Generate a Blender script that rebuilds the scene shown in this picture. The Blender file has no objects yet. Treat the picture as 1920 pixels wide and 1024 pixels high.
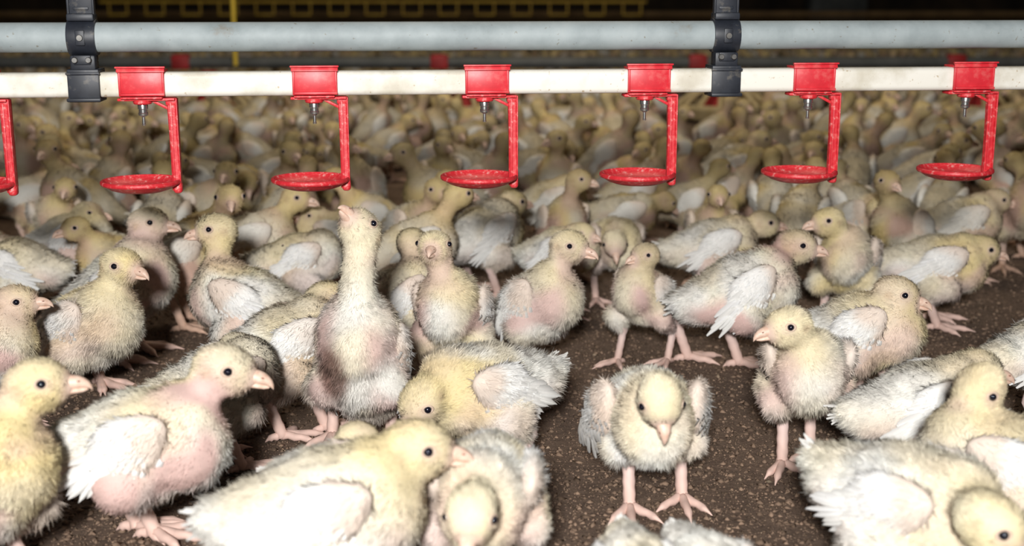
import bpy, math, random
import numpy as np
from mathutils import Vector, Matrix
random.seed(7); rng=np.random.default_rng(7)
scene=bpy.context.scene
COL=scene.collection
F=2400.0; H=0.477; TH=math.atan((512+16)/F); ST,CT=math.sin(TH),math.cos(TH)
def ray(u,v):
    a=(u-960)/F; b=-(v-512)/F
    return np.array([a, CT+b*ST, -ST+b*CT])
CAM=np.array([0,0,H])
def at_depth(u,v,t): return CAM+t*ray(u,v)
def at_z(u,v,z):
    d=ray(u,v); return CAM+d*((z-H)/d[2])
def proj(p):
    q=np.asarray(p)-CAM; dep=q[1]*CT-q[2]*ST; up=q[1]*ST+q[2]*CT
    return 960+F*q[0]/dep, 512-F*up/dep
# ------------------------------------------------------------------ materials
def new_mat(name):
    m=bpy.data.materials.new(name); m.use_nodes=True
    nt=m.node_tree; b=nt.nodes['Principled BSDF']; return m,nt,b
def N(nt,t,**k):
    n=nt.nodes.new(t)
    for a,v in k.items(): setattr(n,a,v)
    return n
def ramp(nt,fac,stops):
    r=N(nt,'ShaderNodeValToRGB'); e=r.color_ramp.elements
    while len(e)<len(stops): e.new(0.5)
    for i,(p,c) in enumerate(stops):
        e[i].position=p; e[i].color=(*c,1)
    nt.links.new(fac,r.inputs['Fac']); return r
def noise(nt,scale,detail=6,coord='Object',rough=0.6):
    tc=N(nt,'ShaderNodeTexCoord'); n=N(nt,'ShaderNodeTexNoise')
    n.inputs['Scale'].default_value=scale; n.inputs['Detail'].default_value=detail; n.inputs['Roughness'].default_value=rough
    nt.links.new(tc.outputs[coord],n.inputs['Vector']); return n
def noisy_mat(name,stops,scale,rough=0.5,metal=0.0,bump=0.0,bscale=None,detail=8,specks=None):
    m,nt,b=new_mat(name)
    n=noise(nt,scale,detail); r=ramp(nt,n.outputs['Fac'],stops); out=r.outputs['Color']
    if specks:
        n3=noise(nt,specks[0],3,rough=.5); r3=ramp(nt,n3.outputs['Fac'],[(specks[1],(1,1,1)),(specks[1]+.06,specks[2])])
        mx=N(nt,'ShaderNodeMix',data_type='RGBA',blend_type='MULTIPLY'); mx.inputs[0].default_value=1
        nt.links.new(out,mx.inputs[6]); nt.links.new(r3.outputs[0],mx.inputs[7]); out=mx.outputs[2]
    nt.links.new(out,b.inputs['Base Color'])
    b.inputs['Roughness'].default_value=rough; b.inputs['Metallic'].default_value=metal
    if bump:
        n2=noise(nt,bscale or scale*3,4); bp=N(nt,'ShaderNodeBump'); bp.inputs['Strength'].default_value=bump; bp.inputs['Distance'].default_value=0.002
        nt.links.new(n2.outputs['Fac'],bp.inputs['Height']); nt.links.new(bp.outputs['Normal'],b.inputs['Normal'])
    return m
def down_material():
    m,nt,b=new_mat('chick_down')
    at=N(nt,'ShaderNodeAttribute',attribute_name='tint')
    nn=N(nt,'ShaderNodeAttribute',attribute_name='nrm')
    vt=N(nt,'ShaderNodeVectorTransform',vector_type='NORMAL',convert_from='OBJECT',convert_to='WORLD')
    nt.links.new(nn.outputs['Vector'],vt.inputs['Vector'])
    geo=N(nt,'ShaderNodeNewGeometry')
    mx=N(nt,'ShaderNodeMix',data_type='VECTOR'); mx.inputs[0].default_value=0.30
    nt.links.new(vt.outputs['Vector'],mx.inputs[4]); nt.links.new(geo.outputs['Normal'],mx.inputs[5])
    nz=N(nt,'ShaderNodeVectorMath',operation='NORMALIZE'); nt.links.new(mx.outputs[1],nz.inputs[0])
    nt.links.new(at.outputs['Color'],b.inputs['Base Color']); nt.links.new(nz.outputs[0],b.inputs['Normal'])
    b.inputs['Roughness'].default_value=0.65
    b.inputs['Specular IOR Level'].default_value=0.3
    tr=N(nt,'ShaderNodeBsdfTranslucent'); nt.links.new(at.outputs['Color'],tr.inputs['Color'])
    ms=N(nt,'ShaderNodeMixShader'); ms.inputs[0].default_value=0.12
    nt.links.new(b.outputs[0],ms.inputs[1]); nt.links.new(tr.outputs[0],ms.inputs[2])
    nt.links.new(ms.outputs[0],nt.nodes['Material Output'].inputs['Surface'])
    return m
M_DOWN=down_material()
M_BEAK=noisy_mat('beak_horn',[(0.3,(0.62,0.40,0.30)),(0.7,(0.78,0.60,0.49))],220,0.45)
m,nt,b=new_mat('eye_black'); b.inputs['Base Color'].default_value=(0.006,0.006,0.012,1); b.inputs['Roughness'].default_value=0.08; M_EYE=m
M_LID=noisy_mat('eyelid_skin',[(0.3,(0.52,0.38,0.29)),(0.7,(0.64,0.50,0.40))],300,0.7)
M_NOS=noisy_mat('nostril_dark',[(0.3,(0.22,0.10,0.07)),(0.7,(0.30,0.14,0.10))],300,0.7)
M_RED=noisy_mat('red_plastic',[(0.0,(0.44,0.012,0.020)),(0.50,(0.66,0.026,0.038)),(0.60,(0.70,0.09,0.09)),(0.68,(0.76,0.36,0.34)),(0.80,(0.80,0.56,0.53))],190,0.45,bump=0.15,detail=10)
M_REDCLIP=noisy_mat('red_plastic_clip',[(0.0,(0.44,0.012,0.020)),(0.5,(0.66,0.026,0.040)),(0.68,(0.70,0.10,0.10)),(0.8,(0.74,0.34,0.31))],90,0.42,detail=12)
M_CREAM=noisy_mat('white_pvc',[(0.2,(0.38,0.32,0.24)),(0.40,(0.64,0.60,0.50)),(0.52,(0.82,0.795,0.72))],12,0.5,detail=15,specks=(160,.66,(.68,.58,.46)))
M_GALV=noisy_mat('galvanised_steel',[(0.2,(0.22,0.18,0.13)),(0.36,(0.28,0.325,0.335)),(0.6,(0.36,0.41,0.42)),(0.9,(0.44,0.48,0.48))],26,0.6,metal=0.0,bump=0.1,detail=15,specks=(190,.67,(.68,.58,.48)))
M_BLACK=noisy_mat('black_plastic',[(0.3,(0.010,0.012,0.018)),(0.56,(0.022,0.026,0.036)),(0.70,(0.18,0.16,0.13))],45,0.5,detail=10)
M_STEEL=noisy_mat('nipple_steel',[(0.3,(0.45,0.46,0.46)),(0.7,(0.68,0.68,0.66))],120,0.25,metal=0.9)
M_YEL=noisy_mat('yellow_cord',[(0.3,(0.60,0.42,0.04)),(0.7,(0.80,0.58,0.06))],20,0.5)
M_YELD=noisy_mat('yellow_plastic_dark',[(0.3,(0.34,0.20,0.018)),(0.7,(0.55,0.37,0.035))],20,0.6)  # rail plastic: a darker yellow than the cord
M_PAN=noisy_mat('pan_plastic',[(0.3,(0.50,0.38,0.18)),(0.7,(0.66,0.55,0.32))],20,0.6)
M_PANRED=noisy_mat('pan_red_plastic',[(0.3,(0.24,0.01,0.012)),(0.7,(0.40,0.02,0.022))],20,0.6)
M_DARKG=noisy_mat('dull_grey_metal',[(0.3,(0.05,0.056,0.056)),(0.7,(0.11,0.117,0.117))],8,0.6)
M_RUST=noisy_mat('rusty_brown_metal',[(0.3,(0.10,0.055,0.02)),(0.7,(0.26,0.16,0.06))],6,0.7)
M_BOLT=noisy_mat('bolt_steel',[(0.3,(0.10,0.10,0.10)),(0.7,(0.25,0.24,0.22))],80,0.4,metal=.6)
# ------------------------------------------------------------------ mesh builder
class MB:
    def __init__(s): s.V=[];s.Fc=[];s.C=[];s.Nn=[];s.M=[];s.n=0
    def add(s,V,Fc,C=None,Nn=None,mat=0):
        V=np.asarray(V,float).reshape(-1,3); Fc=np.asarray(Fc,int).reshape(-1,3)
        if C is None: C=(0.7,0.7,0.7)
        C=np.broadcast_to(np.asarray(C,float),(len(V),3))
        if Nn is None:
            Nn=vnormals(V,Fc)
        s.V.append(V); s.Fc.append(Fc+s.n); s.C.append(C); s.Nn.append(Nn); s.M.append(np.full(len(Fc),mat,int)); s.n+=len(V)
    def mesh(s,name,mats,attrs=True):
        V=np.concatenate(s.V);Fc=np.concatenate(s.Fc);M=np.concatenate(s.M)
        me=bpy.data.meshes.new(name)
        me.vertices.add(len(V)); me.vertices.foreach_set('co',V.astype(np.float32).ravel())
        me.loops.add(len(Fc)*3); me.loops.foreach_set('vertex_index',Fc.astype(np.int32).ravel())
        me.polygons.add(len(Fc)); me.polygons.foreach_set('loop_start',(np.arange(len(Fc))*3).astype(np.int32))
        me.polygons.foreach_set('material_index',M.astype(np.int32))
        me.update(calc_edges=True)
        me.polygons.foreach_set('use_smooth',np.ones(len(Fc),bool))
        if attrs:
            C=np.clip(np.concatenate(s.C),0,.93); Nn=np.concatenate(s.Nn)
            a=me.attributes.new('tint','FLOAT_COLOR','POINT'); a.data.foreach_set('color',np.c_[C,np.ones(len(C))].astype(np.float32).ravel())
            a=me.attributes.new('nrm','FLOAT_VECTOR','POINT'); a.data.foreach_set('vector',Nn.astype(np.float32).ravel())
        for m in mats: me.materials.append(m)
        return me
def vnormals(V,Fc):
    Fc=np.asarray(Fc)
    fn=np.cross(V[Fc[:,1]]-V[Fc[:,0]],V[Fc[:,2]]-V[Fc[:,0]])
    o=np.zeros_like(V)
    for k in range(3): np.add.at(o,Fc[:,k],fn)
    return o/(np.linalg.norm(o,axis=1,keepdims=True)+1e-12)
def ico(sub):
    import bmesh
    bm=bmesh.new(); bmesh.ops.create_icosphere(bm,subdivisions=sub,radius=1)
    V=np.array([v.co[:] for v in bm.verts]); Fc=np.array([[v.index for v in f.verts] for f in bm.faces]); bm.free(); return V,Fc
ICO2=ico(2); ICO3=ico(3); ICO1=ico(1); ICO4=ico(4)
def rotz(a): c,s=math.cos(a),math.sin(a); return np.array([[c,-s,0],[s,c,0],[0,0,1]])
def roty(a): # positive lifts +x up
    c,s=math.cos(a),math.sin(a); return np.array([[c,0,-s],[0,1,0],[s,0,c]])
def rotx(a): c,s=math.cos(a),math.sin(a); return np.array([[1,0,0],[0,c,-s],[0,s,c]])
def tube(P,R,seg=8):
    P=np.asarray(P,float); n=len(P); V=[];Fc=[]
    T=np.gradient(P,axis=0); T/=np.linalg.norm(T,axis=1,keepdims=True)
    ref=np.array([0,0,1.0]) if abs(T[0][2])<0.8 else np.array([1.0,0,0])
    for i in range(n):
        a=np.cross(T[i],ref); a/=np.linalg.norm(a); bb=np.cross(a,T[i]) 
        for k in range(seg):
            g=2*math.pi*k/seg; V.append(P[i]+R[i]*(math.cos(g)*a+math.sin(g)*bb))
    for i in range(n-1):
        for k in range(seg):
            p=i*seg+k;q=i*seg+(k+1)%seg; Fc+= [[p,q,q+seg],[p,q+seg,p+seg]]
    V.append(P[0]);V.append(P[-1]); c0=n*seg;c1=c0+1
    for k in range(seg):
        Fc.append([c0,(k+1)%seg,k]); Fc.append([c1,(n-1)*seg+k,(n-1)*seg+(k+1)%seg])
    V=np.array(V);Fc=np.array(Fc)
    nv=vnormals(V,Fc)
    if (nv[:seg]*(V[:seg]-P[0])).sum()<0: Fc=Fc[:,::-1]
    return V,Fc
def sm(x,a,b):
    t=np.clip((x-a)/(b-a),0,1); return t*t*(3-2*t)
def pn(P,k,seed):
    r=np.random.default_rng(seed); o=0
    for i in range(6):
        d=r.normal(size=3); d/=np.linalg.norm(d); o=o+np.sin(P@d*k*(0.6+1.0*r.random())+r.random()*6.28)
    return o/3.0
# ------------------------------------------------------------------ chick
CREAM=np.array([0.85,0.775,0.62]);YEL=np.array([0.87,0.715,0.37]);PINK=np.array([0.76,0.54,0.49]);WHITE=np.array([0.92,0.905,0.87]);LEG=np.array([0.78,0.55,0.47])
class P: pass
def pose(zc=.095,pitch=18,s=1.0,head=(.078,0,.158),hyaw=0,hpitch=-8,feet=None,yel=.5,pink=.5,dirt=0,tint=1.0,brown=0,droop=0,seed=0,spread=0,neck=1.0,wt=None,fat=1.0):
    p=P(); p.__dict__.update(dict(zc=zc,s=s,seed=seed,yel=yel,pink=pink,dirt=dirt,tint=tint,brown=brown,droop=droop,spread=spread,wt=tint if wt is None else wt))
    p.TR=roty(math.radians(pitch)); p.tc=np.array([0,0,zc]); p.hc=np.array(head,float)
    p.HR=rotz(math.radians(hyaw))@roty(math.radians(hpitch))
    p.feet=[np.array(f,float) for f in (feet or [(.010,.027),(-.008,-.027)])]
    B=[]
    def t(x,y,z): return p.tc+p.TR@(np.array([x,y,z])*s)
    def ball(c,rad,R): B.append((np.array(c),np.array(rad)*s,R))
    ball(t(0,0,0),(.055,.0405*fat,.0385*fat),p.TR); ball(t(.030,0,-.006),(.034,.0335*fat,.036*fat),p.TR)
    ball(t(-.034,0,.004),(.040,.0315*fat,.0265*fat),p.TR); ball(t(-.062,0,.014),(.016,.016,.011),p.TR)
    ball(t(-.002,0,-.010),(.040,.0315*fat,.035*fat),p.TR)
    base=t(.033,0,.008); end=p.hc-p.HR@np.array([.007*s,0,.004*s])
    L=np.linalg.norm(end-base); ctrl=base+np.array([.40,0,.46])*L*.55 if end[2]>base[2] else base+np.array([.6,0,.40])*L*.6
    I=np.eye(3)
    for k in range(15):
        q=k/14; pt=(1-q)**2*base+2*q*(1-q)*ctrl+q*q*end; rr=(.030*(1-q)+.0160*q)-.0085*math.sin(q*math.pi)
        rr*=neck*(1-q**3)+q**3; ball(pt,(rr,rr,rr),I)
    p.mid=.5*(base+end)
    ball(p.hc,(.0238,.0193,.0180),p.HR); ball(p.hc+p.HR@np.array([.0135,0,-.0035])*s,(.0135,.0106,.0098),p.HR)
    ball(p.hc+p.HR@np.array([.003,0,-.008])*s,(.016,.0160,.013),p.HR)
    p.hocks=[]
    for i,sg in enumerate((1,-1)):
        f=p.feet[i]; hip=t(-.010,sg*.024,-.018)
        hock=np.array([f[0]-.014*s,f[1],min(.050*s,zc*.5)]); 
        knee=(hip+hock)*.5+np.array([.022,sg*.008,.006])*s
        for q in np.linspace(0,1,5): ball(hip*(1-q)+knee*q,np.ones(3)*(.023*(1-q)+.0155*q),I)
        for q in np.linspace(0,1,6): ball(knee*(1-q)+hock*q,np.ones(3)*(.0155*(1-q)+.0070*q),I)
        p.hocks.append(hock)
    p.B=B; return p
def temp_obj(p,vox):
    V=[];Fc=[];n=0
    for c,r,R in p.B:
        v=(ICO2[0]*r)@R.T+c; V.append(v); Fc.append(ICO2[1]+n); n+=len(v)
    me=bpy.data.meshes.new('tmp'); me.from_pydata(np.concatenate(V).tolist(),[],np.concatenate(Fc).tolist())
    o=bpy.data.objects.new('tmp',me); COL.objects.link(o)
    a=o.modifiers.new('r','REMESH'); a.mode='VOXEL'; a.voxel_size=vox*p.s
    a=o.modifiers.new('s','SMOOTH'); a.factor=.5; a.iterations=int(4*(.0045/vox)+1)
    return o
def extract(objs):
    dg=bpy.context.evaluated_depsgraph_get(); out=[]
    for o in objs:
        me=o.evaluated_get(dg).to_mesh(); me.calc_loop_triangles()
        V=np.empty(len(me.vertices)*3,np.float32); me.vertices.foreach_get('co',V)
        T=np.empty(len(me.loop_triangles)*3,np.int32); me.loop_triangles.foreach_get('vertices',T)
        out.append((V.reshape(-1,3).astype(float),T.reshape(-1,3)))
    for o in objs:
        me=o.data; bpy.data.objects.remove(o); bpy.data.meshes.remove(me)
    return out
def blades(mb,V,Fc,Nv,C,n,lenf,flowf,width,r,keep=None,lift=.45,mat=0,clump=.36,root=.80):
    A=.5*np.linalg.norm(np.cross(V[Fc[:,1]]-V[Fc[:,0]],V[Fc[:,2]]-V[Fc[:,0]]),axis=1)
    idx=r.choice(len(Fc),n,p=A/A.sum()); a=r.random((n,1));b=r.random((n,1)); m=(a+b)>1; a=np.where(m,1-a,a);b=np.where(m,1-b,b);c=1-a-b
    f=Fc[idx]; pt=a*V[f[:,0]]+b*V[f[:,1]]+c*V[f[:,2]]; nn=a*Nv[f[:,0]]+b*Nv[f[:,1]]+c*Nv[f[:,2]]; cc=a*C[f[:,0]]+b*C[f[:,1]]+c*C[f[:,2]]
    if keep is not None:
        k=keep(pt); pt,nn,cc=pt[k],nn[k],cc[k]
    pk=sm((cc[:,0]-cc[:,1])-(cc[:,1]-cc[:,2]),.03,.14)
    k=r.random(len(pt))>pk*.6; pt,nn,cc,pk=pt[k],nn[k],cc[k],pk[k]
    n=len(pt); L=lenf(pt)[:,None]*(.45+1.0*r.random((n,1)))*(1-.40*pk[:,None])
    cl=np.stack([pn(pt,650,5),pn(pt,650,6),pn(pt,650,8)],1)*clump
    fl=flowf(pt); fl=fl-nn*(fl*nn).sum(1,keepdims=True); fl/=np.linalg.norm(fl,axis=1,keepdims=True)+1e-9
    d=fl+nn*(lift*(.4+1.1*r.random((n,1))))+cl+r.normal(size=(n,3))*.28; d/=np.linalg.norm(d,axis=1,keepdims=True)
    w=np.cross(d,nn); w/=np.linalg.norm(w,axis=1,keepdims=True)+1e-9
    g=(r.random((n,1))**2)*1.5*np.sign(r.random((n,1))-.5); w=w*np.cos(g)+np.cross(d,w)*np.sin(g)
    W=width*(.6+.8*r.random((n,1))); b0=pt-nn*.0006
    T=np.stack([b0-w*W/2,b0+w*W/2,pt+d*L],1).reshape(-1,3)
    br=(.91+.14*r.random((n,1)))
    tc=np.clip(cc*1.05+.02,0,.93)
    CC=np.stack([cc*root*br,cc*root*br,tc*br],1).reshape(-1,3)  # blade roots coloured darker: shading between the tufts painted into the tint
    n2=nn+cl*1.0+r.normal(size=(n,3))*.06; n2/=np.linalg.norm(n2,axis=1,keepdims=True); NN=np.repeat(n2,3,axis=0)
    mb.add(T,np.arange(n*3).reshape(-1,3),CC,NN,mat)
def wing_part(mb,p,sg,n,r,detail):
    s=p.s
    R=p.TR@rotz(math.radians(sg*(8-p.spread)))@roty(math.radians(10+p.droop))@rotx(math.radians(-sg*8))
    c=p.tc+p.TR@(np.array([-.002,sg*(.0310+.0006*p.spread),.006-.0002*p.droop])*s)
    rad=np.array([.040,.0110,.0225])*s
    ic=ICO4 if detail>1 else ICO3
    V=ic[0].copy(); 
    taper=1-.62*np.clip(-V[:,0],0,1)**1.2-.22*np.clip(V[:,0],0,1)**2
    rid=1+.06*np.sin((V[:,2]*9+V[:,0]*2.5))*sm(-V[:,0],-.5,.3)
    V=V*rad; V[:,2]*=taper; V[:,1]*=rid; V[:,2]+= -.006*s*sm(-V[:,0]/rad[0],.0,1)+.003*s*sm(V[:,0]/rad[0],.2,1)
    V=V@R.T+c; Fc=ic[1]; Nv=vnormals(V,Fc)
    loc=(V-c)@R/rad
    w=sm(loc[:,2]+.35*pn(V,90,p.seed+3),-.95,-.1)[:,None]*(1-.85*sm(loc[:,0]+.35*pn(V,110,p.seed+8),.20,.90)[:,None])
    C=(PINK*.45+CREAM*.55)*(1-w)+WHITE*w
    C=C*p.wt
    mb.add(V,Fc,C*.90,Nv)
    back=-(R@np.array([1,0,.18]))
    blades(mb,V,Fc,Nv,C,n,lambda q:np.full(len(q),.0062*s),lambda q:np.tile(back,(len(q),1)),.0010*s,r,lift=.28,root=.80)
    if detail:
        FV=[];FF=[];FC=[];k0=0
        rows=[(.24,.55,7,.019,.0030),(-.00,.55,9,.021,.0031),(-.26,.48,10,.023,.0031),(-.48,.36,10,.025,.0029),(-.64,.24,8,.028,.0026)] if detail>1 else [(-.3,.45,6,.026,.005)]
        for ri,(lx,lz,cnt,ln,wd) in enumerate(rows):
            for j in range(cnt):
                q=j/(cnt-1); z=(lz-(lz+.80)*q); x=lx+.28*q*q+r.normal()*.04
                rr=max(0.04,1-x*x-z*z); y=sg*(math.sqrt(rr)*.92+.03)
                b0=np.array([x*rad[0],y*rad[1],z*rad[2]*(1-.5*max(0,-x)**1.3)])
                ang=math.radians(-2-20*q+r.normal()*5); d=np.array([-math.cos(ang),-sg*(.15-.03*ri)+r.normal()*.025,math.sin(ang)]); d/=np.linalg.norm(d)
                nrm=np.array([0,sg*1.0,0]); wv=np.cross(d,nrm); wv/=np.linalg.norm(wv)
                ln2=ln*s*(.75+.5*r.random())*(1-.3*q); W=wd*s*(.8+.5*r.random())
                st=5; vv=[]
                for i in range(st+1):
                    tt=i/st; ww=W*[.45,.8,1,.95,.75,.22][i]; cen=b0+d*ln2*tt-nrm*.003*s*tt*tt+nrm*(.0018+.0008*ri)*s
                    vv+= [cen-wv*ww-nrm*.0017*s,cen+nrm*.0006*s,cen+wv*ww-nrm*.0017*s]
                for i in range(st):
                    a=k0+i*3
                    FF+= [[a,a+1,a+4],[a,a+4,a+3],[a+1,a+2,a+5],[a+1,a+5,a+4]]
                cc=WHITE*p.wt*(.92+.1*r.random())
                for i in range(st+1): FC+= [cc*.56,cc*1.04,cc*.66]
                FV+=vv; k0+=len(vv)
        FV=np.array(FV)@R.T+c
        nn=np.tile(R@np.array([0,sg*1.0,.0]),(len(FV),1)); vn=vnormals(FV,np.array(FF))
        nn=nn+1.6*vn*np.sign((vn*nn).sum(1,keepdims=True)); nn/=np.linalg.norm(nn,axis=1,keepdims=True)
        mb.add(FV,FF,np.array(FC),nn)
def tail_part(mb,p,r,detail):
    s=p.s; FV=[];FF=[];FC=[];k0=0
    cnt=9 if detail>1 else 5
    for lay in range(2):
      for j in range(cnt):
        q=(j/(cnt-1)-.5)*2; ya=math.radians(180+q*26+r.normal()*6); el=math.radians(24-lay*14+r.normal()*8)
        d=np.array([math.cos(ya)*math.cos(el),math.sin(ya)*math.cos(el),math.sin(el)]); b0=np.array([-.060,q*.011,.015-.006*lay])*s
        up=np.array([0,0,1.]); wv=np.cross(d,up); wv/=np.linalg.norm(wv)
        ln=(.016+.012*r.random())*s; W=.0034*s
        for i in range(5):
            tt=i/4; ww=W*[.5,.9,1,.8,.2][i]; cen=b0+d*ln*tt-up*.004*s*tt*tt
            FV+=[cen-wv*ww-up*.0008*s,cen+up*.0004*s,cen+wv*ww-up*.0008*s]
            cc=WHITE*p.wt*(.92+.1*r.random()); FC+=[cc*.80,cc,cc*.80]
        for i in range(4):
            a=k0+i*3; FF+=[[a,a+1,a+4],[a,a+4,a+3],[a+1,a+2,a+5],[a+1,a+5,a+4]]
        k0+=15
    FV=np.array(FV)@p.TR.T+p.tc
    mb.add(FV,FF,np.array(FC))
def head_surface(p,V,d):
    w=V-p.hc; l=np.linalg.norm(w,axis=1); k=l<.034*p.s
    dd=(w[k]/l[k][:,None])@d; i=np.argmax(dd); return l[k][i]
def beak_part(mb,p,V,mat,nmat):
    s=p.s*.92; d=p.HR@np.array([1,0,-.14]); d/=np.linalg.norm(d); r0=head_surface(p,V,d)
    o=p.hc+d*(r0-.0042*s)
    def sect(S,z0):
        VV=[];FF=[];seg=12
        for (x,w,h,z) in S:
            for k in range(seg):
                g=2*math.pi*k/seg; VV.append([x*s,w*math.cos(g)*s,(z+z0+h*math.sin(g))*s])
        for i in range(len(S)-1):
            for k in range(seg):
                a=i*seg+k;b=i*seg+(k+1)%seg; FF+=[[a,b,b+seg],[a,b+seg,a+seg]]
        VV=np.array(VV)@p.HR.T+o
        mb.add(VV,FF,(.8,.5,.4),None,mat)
    sect([(-.002,.0070,.0056,0),(.003,.0064,.0053,.0002),(.007,.0052,.0047,-.0001),(.0105,.0038,.0038,-.0010),(.0135,.0026,.0029,-.0026),(.0155,.0014,.0018,-.0048),(.0160,.0004,.0006,-.0066)],.0018)
    sect([(-.002,.0060,.0034,0),(.004,.0050,.0026,-.0002),(.009,.0034,.0019,-.0004),(.0126,.0006,.0006,-.0004)],-.0040)
    for sg in (1,-1):
        c=o+p.HR@np.array([.0072,sg*.0046,.0034])*s
        v=(ICO1[0]*np.array([.0016,.0007,.0007])*s)@p.HR.T+c; mb.add(v,ICO1[1],(0,0,0),None,nmat)
def eye_part(mb,p,V,sg,m0,m1):
    s=p.s; d=p.HR@np.array([.36,sg*.93,.20]); d/=np.linalg.norm(d); r0=head_surface(p,V,d); c=p.hc+d*(r0-.0002*s)
    v=ICO2[0]*.0031*s+c; mb.add(v,ICO2[1],(0,0,0),None,m0)
    a=np.cross(d,[0,0,1.]);a/=np.linalg.norm(a);b=np.cross(d,a); VV=[];FF=[];n=16;k2=6
    for i in range(n):
        g=2*math.pi*i/n; e=1.22*math.cos(g)*a+.92*math.sin(g)*b
        for k in range(k2):
            h=2*math.pi*k/k2; VV.append(c+e*(.0034+.0009*math.cos(h))*s+d*(-.0002+.0009*math.sin(h))*s)
    for i in range(n):
        for k in range(k2):
            A=i*k2+k;B=i*k2+(k+1)%k2;C_=((i+1)%n)*k2+k;D=((i+1)%n)*k2+(k+1)%k2
            FF+=[[A,B,D],[A,D,C_]]
    mb.add(VV,FF,(.6,.5,.4),None,m1)
    return c
def body_part(mb,p,V,Fc,nb,r,legseg=8):
    s=p.s; Nv=vnormals(V,Fc)
    cen=V.mean(0)
    if ((Nv*(V-cen)).sum(1)).mean()<0: Fc=Fc[:,::-1]; Nv=-Nv
    dh=np.linalg.norm(V-p.hc,axis=1)/s; L=(V-p.tc)@p.TR/s
    C=np.tile(CREAM,(len(V),1)).astype(float)
    def mix(c,w): 
        nonlocal C
        w=np.clip(w,0,1)[:,None]; C=C*(1-w)+c*w
    mix(WHITE,.75*sm(pn(V,70,p.seed+1),-.7,.6))
    mix(YEL,p.yel*1.25*sm(pn(V,55,p.seed+2),-.1,.7)*sm(L[:,0],-.05,.03))
    mix(YEL*.92+.06,(.42+.42*p.yel)*(1-sm(dh,.022,.075)))
    fl=(1-sm(abs(L[:,2]+.020),.010,.038))*sm(abs(L[:,1]),.006,.026)
    mix(PINK,p.pink*1.5*fl*sm(pn(V,75,p.seed+4),-.7,.4))
    dn=np.linalg.norm(V-p.mid,axis=1)/s
    mix(PINK,p.pink*1.1*(1-sm(dn,.015,.045))*sm(pn(V,85,p.seed+5),-.5,.5))
    mix(PINK,p.pink*.5*(1-sm(V[:,2]/s,.035,.07)))
    if p.dirt:
        q0=V-(p.tc+np.array([.050,-.018,.002]))
        dd=np.linalg.norm(q0*np.array([.30,1.15,.55]),axis=1)+.002*pn(V,200,9)
        mix(np.array([.20,.105,.080]),p.dirt*(1-sm(dd,.012,.026))*(V[:,0]>.005)*.9)
    if p.brown: mix(np.array([.36,.20,.09]),p.brown*(1-sm(dh,.026,.045))*(.6+.3*pn(V,200,4)))
    bd=p.hc+p.HR@np.array([.024,0,-.003])*s
    mix(np.array([.80,.59,.51]),.85*(1-sm(np.linalg.norm(V-bd,axis=1)/s,.006,.017)))
    for sg in (1,-1):
        ear=p.hc+p.HR@np.array([-.009,sg*.0185,-.001])*s
        mix(np.array([.58,.42,.27]),.6*(1-sm(np.linalg.norm(V-ear,axis=1)/s,.002,.007)))
        ey=p.hc+p.HR@np.array([.009,sg*.0175,.003])*s
        mix(np.array([.74,.58,.46]),.6*(1-sm(np.linalg.norm(V-ey,axis=1)/s,.004,.010)))
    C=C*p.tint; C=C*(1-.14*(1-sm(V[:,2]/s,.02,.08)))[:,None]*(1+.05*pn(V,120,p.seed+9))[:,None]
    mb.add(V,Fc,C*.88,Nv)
    hd=p.HR@np.array([1,0,0]); tx=p.TR@np.array([-1,0,-.25]); hn=p.tc-p.hc; hn=hn/np.linalg.norm(hn)
    eyes=[]
    for sg in (1,-1):
        d=p.HR@np.array([.36,sg*.93,.20]); d/=np.linalg.norm(d); eyes.append(p.hc+d*head_surface(p,V,d))
    def flow(q):
        d=np.linalg.norm(q-p.hc,axis=1)/s; a=(1-sm(d,.02,.035))[:,None]; b=(1-sm(d,.05,.10))[:,None]
        f=tx*(1-b)+hn*b; f=f*(1-a)+(-hd+.3*hn)*a
        low=(1-sm((q-p.tc)@p.TR[:,2]/s,-.05,0))[:,None]; return f+np.array([0,0,-.55])*low*(1-a)
    def lenf(q):
        d=np.linalg.norm(q-p.hc,axis=1)/s; l=.0029+.0020*sm(d,.02,.06); Z=(q-p.tc)@p.TR/s
        l=l+.0018*(1-sm(Z[:,2],-.05,-.02))*sm(d,.05,.08)+.0012*sm(-Z[:,0],.04,.08)
        l=l*(1+.35*pn(q,180,11))
        return l*s
    def keep(q):
        k=np.linalg.norm(q-bd,axis=1)>.008*s
        for e in eyes: k&=np.linalg.norm(q-e,axis=1)>.0050*s
        for h in p.hocks: k&=np.linalg.norm(q-h,axis=1)>.009*s
        return k
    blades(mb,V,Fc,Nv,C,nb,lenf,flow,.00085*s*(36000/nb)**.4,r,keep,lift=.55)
    for i,sg in enumerate((1,-1)):
        f=p.feet[i]; hock=p.hocks[i]; ft=np.array([f[0],f[1],.0075*s])
        d=ft-hock
        pts=[hock+np.array([.012,0,.022])*s,hock+np.array([.002,0,.006])*s,hock]+[hock+d*q for q in np.linspace(.12,.9,7)]+[ft,ft+np.array([.002,0,-.002])*s]
        rad=[.0082,.0080,.0072]+[.0060 if k%2 else .0054 for k in range(7)]+[.0068,.0044]
        v,fc=tube(pts,np.array(rad)*s,legseg)
        cl=LEG*p.tint*(1+.12*pn(v,500,3))[:,None]; cl=cl+np.array([.0,.05,.08])*sm(v[:,2]/s,.01,.05)[:,None]
        mb.add(v,fc,cl)
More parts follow.
